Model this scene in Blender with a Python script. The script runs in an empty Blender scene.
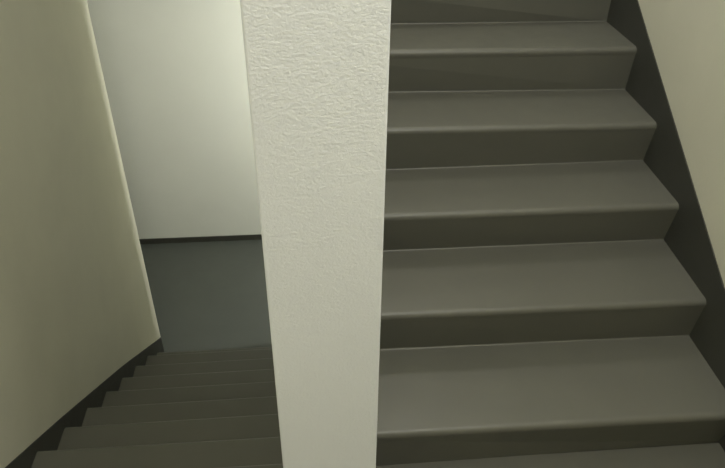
import bpy, bmesh, math
from mathutils import Matrix, Vector
C = bpy.context.scene.collection
PI = math.pi
EYE = 1.7715                      # camera height over the upper floor; all z below are measured from the camera, then lifted

# ---------------------------------------------------------------- materials
def new_mat(name):
    m = bpy.data.materials.new(name); m.use_nodes = True
    nt = m.node_tree
    return m, nt, nt.nodes['Principled BSDF']

def coords(nt, scale):
    tc = nt.nodes.new('ShaderNodeTexCoord'); mp = nt.nodes.new('ShaderNodeMapping')
    mp.inputs['Scale'].default_value = scale
    nt.links.new(tc.outputs['Object'], mp.inputs['Vector'])
    return mp.outputs['Vector']

def noise(nt, vec, scale, detail=4, rough=0.55, dist=0.0):
    n = nt.nodes.new('ShaderNodeTexNoise')
    n.inputs['Scale'].default_value = scale; n.inputs['Detail'].default_value = detail
    n.inputs['Roughness'].default_value = rough; n.inputs['Distortion'].default_value = dist
    nt.links.new(vec, n.inputs['Vector'])
    return n.outputs['Fac']

def ramp(nt, fac, a, b, ca, cb):
    r = nt.nodes.new('ShaderNodeValToRGB')
    r.color_ramp.elements[0].position = a; r.color_ramp.elements[0].color = ca
    r.color_ramp.elements[1].position = b; r.color_ramp.elements[1].color = cb
    nt.links.new(fac, r.inputs['Fac'])
    return r.outputs['Color']

def bump(nt, bsdf, h, strength, dist, prev=None):
    b = nt.nodes.new('ShaderNodeBump')
    b.inputs['Strength'].default_value = strength; b.inputs['Distance'].default_value = dist
    nt.links.new(h, b.inputs['Height'])
    if prev is not None: nt.links.new(prev, b.inputs['Normal'])
    nt.links.new(b.outputs['Normal'], bsdf.inputs['Normal'])
    return b.outputs['Normal']

def plaster(name, col, scale, strength, dist, stretch=(1, 1, 1), swirl=0.6, mott=0.06):
    m, nt, p = new_mat(name)
    v = coords(nt, stretch)
    v1 = coords(nt, (1, 1, 1))
    lo = tuple(c * (1 - mott) for c in col) + (1,)
    nt.links.new(ramp(nt, noise(nt, v1, 3.2, 5), .3, .7, lo, tuple(col) + (1,)), p.inputs['Base Color'])
    p.inputs['Roughness'].default_value = .85
    p.inputs['Specular IOR Level'].default_value = .25
    n0 = bump(nt, p, noise(nt, v, scale, 5, .6, swirl), strength, dist)
    bump(nt, p, noise(nt, v1, scale * .3, 3), strength * .35, dist * 1.6, n0)
    return m

def floor_paint(name, col, rough, mott=.04):
    m, nt, p = new_mat(name)
    v = coords(nt, (1, 1, 1))
    lo = tuple(c * (1 - mott) for c in col) + (1,); hi = tuple(c * (1 + mott) for c in col) + (1,)
    nt.links.new(ramp(nt, noise(nt, v, 5, 6, .6), .3, .7, lo, hi), p.inputs['Base Color'])
    mr = nt.nodes.new('ShaderNodeMapRange')
    mr.inputs['To Min'].default_value = rough - .06; mr.inputs['To Max'].default_value = rough + .08
    nt.links.new(noise(nt, v, 14, 4), mr.inputs['Value'])
    nt.links.new(mr.outputs['Result'], p.inputs['Roughness'])
    p.inputs['Specular IOR Level'].default_value = .4
    n0 = bump(nt, p, noise(nt, v, 160, 3, .6), .12, .001)
    bump(nt, p, noise(nt, v, 16, 3), .05, .003, n0)
    return m

WHITE = (.60, .585, .465)
M_PIER = plaster('roughcast_white', (.60, .615, .668), 230, .52, .0028, (.9, .9, 1.1), .35, .03)
M_WALL = plaster('painted_plaster', WHITE, 60, .22, .002, swirl=.4)
M_FAR = plaster('smooth_plaster', (.70, .705, .66), 40, .10, .001, swirl=.2, mott=.03)
M_TREAD = floor_paint('grey_floor_paint', (.088, .087, .072), .42)
M_BAND = floor_paint('dark_band_paint', (.044, .044, .036), .5)
M_FLOOR = floor_paint('landing_floor_paint', (.076, .082, .074), .45)

# ---------------------------------------------------------------- helpers
def up(v): return (v[0], v[1], v[2] + EYE)

def link(name, verts, faces, mat, parent=None, smooth=None, bevel=None, seg=3):
    me = bpy.data.meshes.new(name)
    bm = bmesh.new()
    vs = [bm.verts.new(up(v)) for v in verts]
    for f in faces: bm.faces.new([vs[i] for i in f])
    bmesh.ops.recalc_face_normals(bm, faces=bm.faces[:])
    bm.to_mesh(me); bm.free()
    me.materials.append(mat)
    o = bpy.data.objects.new(name, me); C.objects.link(o)
    if parent is not None: o.parent = parent
    if smooth is not None:
        for p in me.polygons: p.use_smooth = True
        me.set_sharp_from_angle(angle=math.radians(smooth))
    if bevel:
        b = o.modifiers.new('bevel', 'BEVEL'); b.width = bevel; b.segments = seg; b.limit_method = 'ANGLE'
        b.angle_limit = math.radians(50)
    return o

def loft(name, profA, profB, xA, xB, mat, parent=None, smooth=None, bevel=None):
    """prism along x between two (y, z) profiles with the same number of points"""
    n = len(profA)
    vs = [(xA, y, z) for y, z in profA] + [(xB, y, z) for y, z in profB]
    fs = [tuple(range(n)), tuple(range(2 * n - 1, n - 1, -1))]
    fs += [(i, (i + 1) % n, n + (i + 1) % n, n + i) for i in range(n)]
    return link(name, vs, fs, mat, parent, smooth, bevel)

def extrude_z(name, poly, z0, z1, mat, bevel=None, smooth=None):
    n = len(poly)
    vs = [(x, y, z0) for x, y in poly] + [(x, y, z1) for x, y in poly]
    fs = [tuple(range(n)), tuple(range(2 * n - 1, n - 1, -1))]
    fs += [(i, (i + 1) % n, n + (i + 1) % n, n + i) for i in range(n)]
    return link(name, vs, fs, mat, None, smooth, bevel)

def box(name, x0, x1, y0, y1, z0, z1, mat, bevel=None):
    return extrude_z(name, [(x0, y0), (x1, y0), (x1, y1), (x0, y1)], z0, z1, mat, bevel)

def structure(o, label, cat):
    o['kind'] = 'structure'; o['label'] = label; o['category'] = cat
    return o

# ---------------------------------------------------------------- key measures (metres, camera at origin)
XS0, XS1 = -.0818, .1137           # spine wall
XR, XL = 1.2623, -1.2428          # ends of the steps at the outer walls
TH = .004                         # painted skirting band thickness
YP = .89                          # face of the spine wall
YF = 5.6194                       # far wall
Z_UP, Z_LOW, Z_HALF = -1.7715, -3.9651, .1532
CEIL = 2.35
YB = -1.3                         # wall behind the camera

# rising flight: nosing and back edge of each tread at its left and right end (y, z)
NOSE = {0: ((1.2635, -1.6001), (1.2592, -1.6035)), 1: ((1.5693, -1.4157), (1.5750, -1.4267)),
        2: ((1.8633, -1.2417), (1.8734, -1.2490)), 3: ((2.1567, -1.0704), (2.1531, -1.0764)),
        4: ((2.4530, -.8942), (2.4358, -.8947))}
BACK = {-1: ((1.2853, -1.7793), (1.2949, -1.7723)), 0: ((1.5982, -1.5903), (1.5970, -1.5997)),
        1: ((1.8964, -1.4104), (1.9024, -1.4154)), 2: ((2.1819, -1.2503), (2.1802, -1.2439)),
        3: ((2.4807, -1.0701), (2.4526, -1.0722)), 4: ((2.7752, -.8997), (2.7508, -.8954))}
for n in range(5, 10):
    y, z = 1.2677 + .2961 * n, -1.5968 + .175 * n
    NOSE[n] = ((y, z), (y, z)); BACK[n] = ((y + .324, z), (y + .324, z))
# descending flight: nosing of each tread at the outer wall and at the spine wall
DOWN_N, DOWN_B = {}, {}
for m in range(12):
    y, z = 3.9647 - .2795 * m, -3.7823 + .1828 * m
    if m == 0: y, z = 3.915, -3.797
    t = .010 if 1 <= m <= 6 else 0.
    DOWN_N[m] = ((y, z), (y, z + t))
for m in range(11):
    (ya, za), (yb, zb) = DOWN_N[m]; (yc, _), (yd, _) = DOWN_N[m + 1]
    DOWN_B[m] = ((yc - .028, za), (yd - .028, zb))

def tread_profile(nose, back, d, R=.018, th=.032, cove=.007):
    """d=+1: the step rises towards +y; nose is the front corner, back the foot of the next riser"""
    (yn, zn), (yb, zb) = nose, back
    P = []
    K = 8
    for i in range(K + 1):                                   # under side round and nose round
        a = -PI / 2 * .2 + (PI / 2 + PI / 2 * .2) * i / K
        P.append((yn + d * (R - R * math.cos(a)), zn - R + R * math.sin(a)))
    L = abs(yb - yn)
    for f in (.35, .7):
        P.append((yn + (yb - yn) * f, zn + (zb - zn) * f))
    for i in range(5):                                       # small cove of paint against the riser
        a = PI / 2 * i / 4
        P.append((yb - d * cove + d * cove * math.sin(a), zb + cove - cove * math.cos(a)))
    P.append((yb, zb - th)); P.append((yn + d * .003, zn - th))
    return P

def riser_profile(nose, foot, back, d, th=.032, drop=.11):
    (yn, zn), (yf, zf), (yb, zb) = nose, foot, back
    return [(yn + d * .003, zn - th), (yf, zf), (yf, zf - drop), (yb, zf - drop), (yb, zb - th)]

def flight(name, label, loc):
    o = bpy.data.objects.new(name, None); C.objects.link(o)
    o.empty_display_size = .3; o['label'] = label; o['category'] = 'staircase'
    o.location = up(loc)
    return o

def under(o, root):
    o.parent = root; o.matrix_parent_inverse = Matrix.Translation(root.location).inverted()

root = flight('staircase', 'dark grey painted flight of stairs climbing to the right of the white pier', (.688, 1.29, Z_UP))
for n in range(10):
    t = loft('tread', tread_profile(NOSE[n][0], BACK[n][0], 1), tread_profile(NOSE[n][1], BACK[n][1], 1), XS1 + .001, XR, M_TREAD, None, 40)
    under(t, root)
    r = loft('riser', riser_profile(NOSE[n][0], BACK[n - 1][0], BACK[n][0], 1), riser_profile(NOSE[n][1], BACK[n - 1][1], BACK[n][1], 1), XS1 + .001, XR, M_TREAD)
    under(r, root)

root = flight('staircase', 'dark grey painted flight of stairs descending between the left wall and the white pier', (-.66, 3.93, Z_LOW))
LOWFOOT = ((DOWN_N[0][0][0] - .024, Z_LOW), (DOWN_N[0][1][0] - .024, Z_LOW))
for m in range(11):
    t = loft('tread', tread_profile(DOWN_N[m][0], DOWN_B[m][0], -1), tread_profile(DOWN_N[m][1], DOWN_B[m][1], -1), XL, XS0 - .001, M_TREAD, None, 40)
    under(t, root)
    foot = LOWFOOT if m == 0 else DOWN_B[m - 1]
    drop = 0.0 if m == 0 else .11
    r = loft('riser', riser_profile(DOWN_N[m][0], foot[0], DOWN_B[m][0], -1, drop=drop), riser_profile(DOWN_N[m][1], foot[1], DOWN_B[m][1], -1, drop=drop), XL, XS0 - .001, M_TREAD)
    under(r, root)

# ---------------------------------------------------------------- floors
structure(extrude_z('floor_upper', [(XL - TH, YB), (XR + TH, YB), (XR + TH, 1.2895), (XS1, 1.2895), (XS1, YP), (XS0, YP), (XS0, .862), (XL - TH, .862)],
          Z_UP - .22, Z_UP - .003, M_TREAD), 'grey painted landing floor at the foot of the climbing stairs', 'floor')
structure(box('floor_lower', -2.75, XR + TH, 3.70, YF, Z_LOW - .2, Z_LOW, M_FLOOR), 'grey painted landing floor at the bottom of the descending stairs', 'floor')
structure(box('floor_half_landing', -1.3, XR + TH, 4.2307, YF, Z_HALF - .22, Z_HALF, M_TREAD), 'half landing floor above the climbing stairs, out of view', 'floor')

# ---------------------------------------------------------------- walls
# spine wall (its end is the white pier)
structure(box('wall_center', XS0, XS1, YP, 4.17, Z_LOW, CEIL, M_PIER, .004), 'rough white plastered pier standing between the two stair flights', 'wall')
# left wall with a softly rounded plaster corner at the landing
XLW = XL - TH
YC, A, B = 4.125, .06, .020
poly = [(XLW - .2, YB), (XLW, YB), (XLW, YC - A)]
for i in range(1, 13):
    a = PI / 2 * i / 12
    poly.append((XLW - B + B * math.cos(a), YC - A + A * math.sin(a)))
poly.append((XLW - .2, YC))
structure(extrude_z('wall_left', poly, Z_LOW, CEIL, M_WALL, None, 35), 'beige white plaster wall left of the descending stairs, ending at a rounded corner', 'wall')
structure(box('wall_right', XR + TH, XR + .2, YB, YF, Z_LOW, CEIL, M_WALL), 'beige white plaster wall right of the climbing stairs', 'wall')
structure(box('wall_back', -2.75, XR + .2, YF, YF + .2, Z_LOW - .2, CEIL, M_FAR), 'pale plaster wall across the lower landing, far end', 'wall')
structure(box('wall_front', XLW - .2, XR + .2, YB - .2, YB, Z_UP - .2, CEIL, M_WALL), 'white plaster wall behind the camera, out of view', 'wall')
structure(box('wall_landing_left', -2.95, -2.75, YC, YF, Z_LOW - .2, Z_HALF, M_WALL), 'white plaster end wall of the lower landing, out of view', 'wall')
structure(box('wall_landing_front', -2.95, XLW - .2, YC - .2, YC, Z_LOW - .2, Z_HALF, M_WALL), 'white plaster wall of the lower landing behind the left wall, out of view', 'wall')
structure(box('wall_under_stairs', XS1, XR + TH, 4.06, 4.17, Z_LOW, -.42, M_WALL), 'white plaster wall closing off the space under the climbing stairs', 'wall')
structure(box('wall_half_landing_left', -1.6, -1.3, YC, YF, Z_HALF, CEIL, M_WALL), 'white plaster wall beside the half landing, out of view', 'wall')
# ---------------------------------------------------------------- ceilings
structure(box('ceiling', -1.6, XR + .2, YB - .2, YF + .2, CEIL, CEIL + .15, M_WALL), 'white stairwell ceiling, out of view', 'ceiling')
structure(box('ceiling_landing', -2.95, -1.3, YC, YF, Z_HALF - .22, Z_HALF - .05, M_WALL), 'white ceiling of the lower landing, out of view', 'ceiling')

# ---------------------------------------------------------------- dark skirting bands
def band(name, x0, x1, top, bottom, label):
    """top and bottom: lists of (y, z); a thin painted band standing on the wall face"""
    pts = top + bottom[::-1]
    return structure(loft(name, pts, pts, x0, x1, M_BAND), label, 'skirting')

def zr(y): return -1.5968 + .175 / .2961 * (y - 1.2677)
top = [(YB, Z_UP + .08), (.95, Z_UP + .08)] + [(y, zr(y) + .1067) for y in (1.06, 1.6, 2.2, 2.8, 3.4, 4.1)] + [(4.3, Z_HALF + .09), (YF - .03, Z_HALF + .09)]
bot = [(YB, Z_UP - .003), (1.27, Z_UP - .003), (1.31, zr(1.31) - .26), (4.225, zr(4.225) - .26), (4.228, Z_HALF), (YF - .03, Z_HALF)]
band('baseboard_right', XR, XR + TH, top, bot, 'dark grey painted skirting band slanting up the right wall beside the climbing stairs')
top = [(1.0, -1.765), (1.4, -2.046), (1.768, -2.301), (1.967, -2.423), (2.263, -2.606), (2.488, -2.749), (3.132, -3.162), (3.318, -3.285), (4.03, -3.768)]
bot = [(1.0, -2.06), (3.70, -3.9), (3.88, Z_LOW), (4.03, Z_LOW)]
band('baseboard_left', XLW, XL, top, bot, 'dark grey painted skirting band sloping down the left wall beside the descending stairs')
structure(box('baseboard_back', -2.75, XR + TH, YF - .012, YF, Z_LOW, Z_LOW + .0577, M_BAND, .002), 'low dark skirting board along the far wall of the lower landing', 'skirting')
# the band wraps round the plaster corner
def corner_ring(off):
    r = [(XLW + off, 4.031)]
    for i in range(0, 13):
        a = PI / 2 * i / 12
        r.append((XLW - B + (B + off) * math.cos(a), YC - A + (A + off) * math.sin(a)))
    r.append((XLW - .2, YC + off))
    return r
outer, inner = corner_ring(TH), corner_ring(0.0)
outer = [p for p in outer if p[1] >= 4.03]; inner = [p for p in inner if p[1] >= 4.03]
n = min(len(outer), len(inner)); outer, inner = outer[-n:], inner[-n:]
def ring_top(p): return max(Z_LOW + .07, -3.768 - .66 * (p[1] - 4.03)) if p[0] > XLW - .03 else Z_LOW + .07
vs = []
for (o_, i_) in zip(outer, inner):
    zt = ring_top(i_)
    vs += [(o_[0], o_[1], Z_LOW), (o_[0], o_[1], zt), (i_[0], i_[1], zt), (i_[0], i_[1], Z_LOW)]
fs = []
for k in range(n - 1):
    a, b = 4 * k, 4 * k + 4
    fs += [(a, b, b + 1, a + 1), (a + 1, b + 1, b + 2, a + 2), (a + 2, b + 2, b + 3, a + 3), (a + 3, b + 3, b, a)]
fs += [(0, 1, 2, 3), (4 * n - 4, 4 * n - 1, 4 * n - 2, 4 * n - 3)]
structure(link('baseboard_corner', vs, fs, M_BAND), 'dark skirting end wrapped round the corner of the left wall at the lower landing', 'skirting')

# ---------------------------------------------------------------- lights
def point(name, loc, energy, col, radius):
    l = bpy.data.lights.new(name, 'POINT'); l.energy = energy; l.color = col; l.shadow_soft_size = radius
    o = bpy.data.objects.new(name, l); C.objects.link(o); o.location = up(loc)
    return o
point('landing_lamp', (.48, .42, 1.65), 142, (1.0, 1.0, 1.0), .16)
point('half_landing_fill', (.55, 3.35, 2.05), 52, (1.0, .99, .94), .16)  # added unseen light, lifts the climbing treads against their risers
point('stairwell_fill', (-.60, 1.2, 2.1), 104, (1.0, .99, .92), .15)  # unseen fill added above the descending flight to brighten its treads
point('lower_landing_lamp', (.90, 4.29, -1.85), 84, (.97, 1.0, 1.0), .05)

w = bpy.data.worlds.new('world'); bpy.context.scene.world = w; w.use_nodes = True
w.node_tree.nodes['Background'].inputs['Color'].default_value = (.9, 1, .85, 1)
w.node_tree.nodes['Background'].inputs['Strength'].default_value = .02

# ---------------------------------------------------------------- camera
f, th, ps, ro = 678.9469, .6113, .0887, .0115
fw = Vector((math.sin(ps) * math.cos(th), math.cos(ps) * math.cos(th), -math.sin(th)))
rt = Vector((math.cos(ps), -math.sin(ps), 0)); u_ = rt.cross(fw)
r2 = rt * math.cos(ro) + u_ * math.sin(ro); u2 = u_ * math.cos(ro) - rt * math.sin(ro)
cam = bpy.data.cameras.new('camera'); cam.sensor_width = 36; cam.lens = f * 36 / 725; cam.clip_start = .05
co = bpy.data.objects.new('camera', cam); C.objects.link(co)
M = Matrix((r2, u2, -fw)).transposed().to_4x4(); M.translation = Vector((0, 0, EYE))
co.matrix_world = M
bpy.context.scene.camera = co
vs_ = bpy.context.scene.view_settings
vs_.view_transform = 'Standard'; vs_.look = 'None'; vs_.gamma = 1; vs_.use_curve_mapping = False; vs_.exposure = 0.0
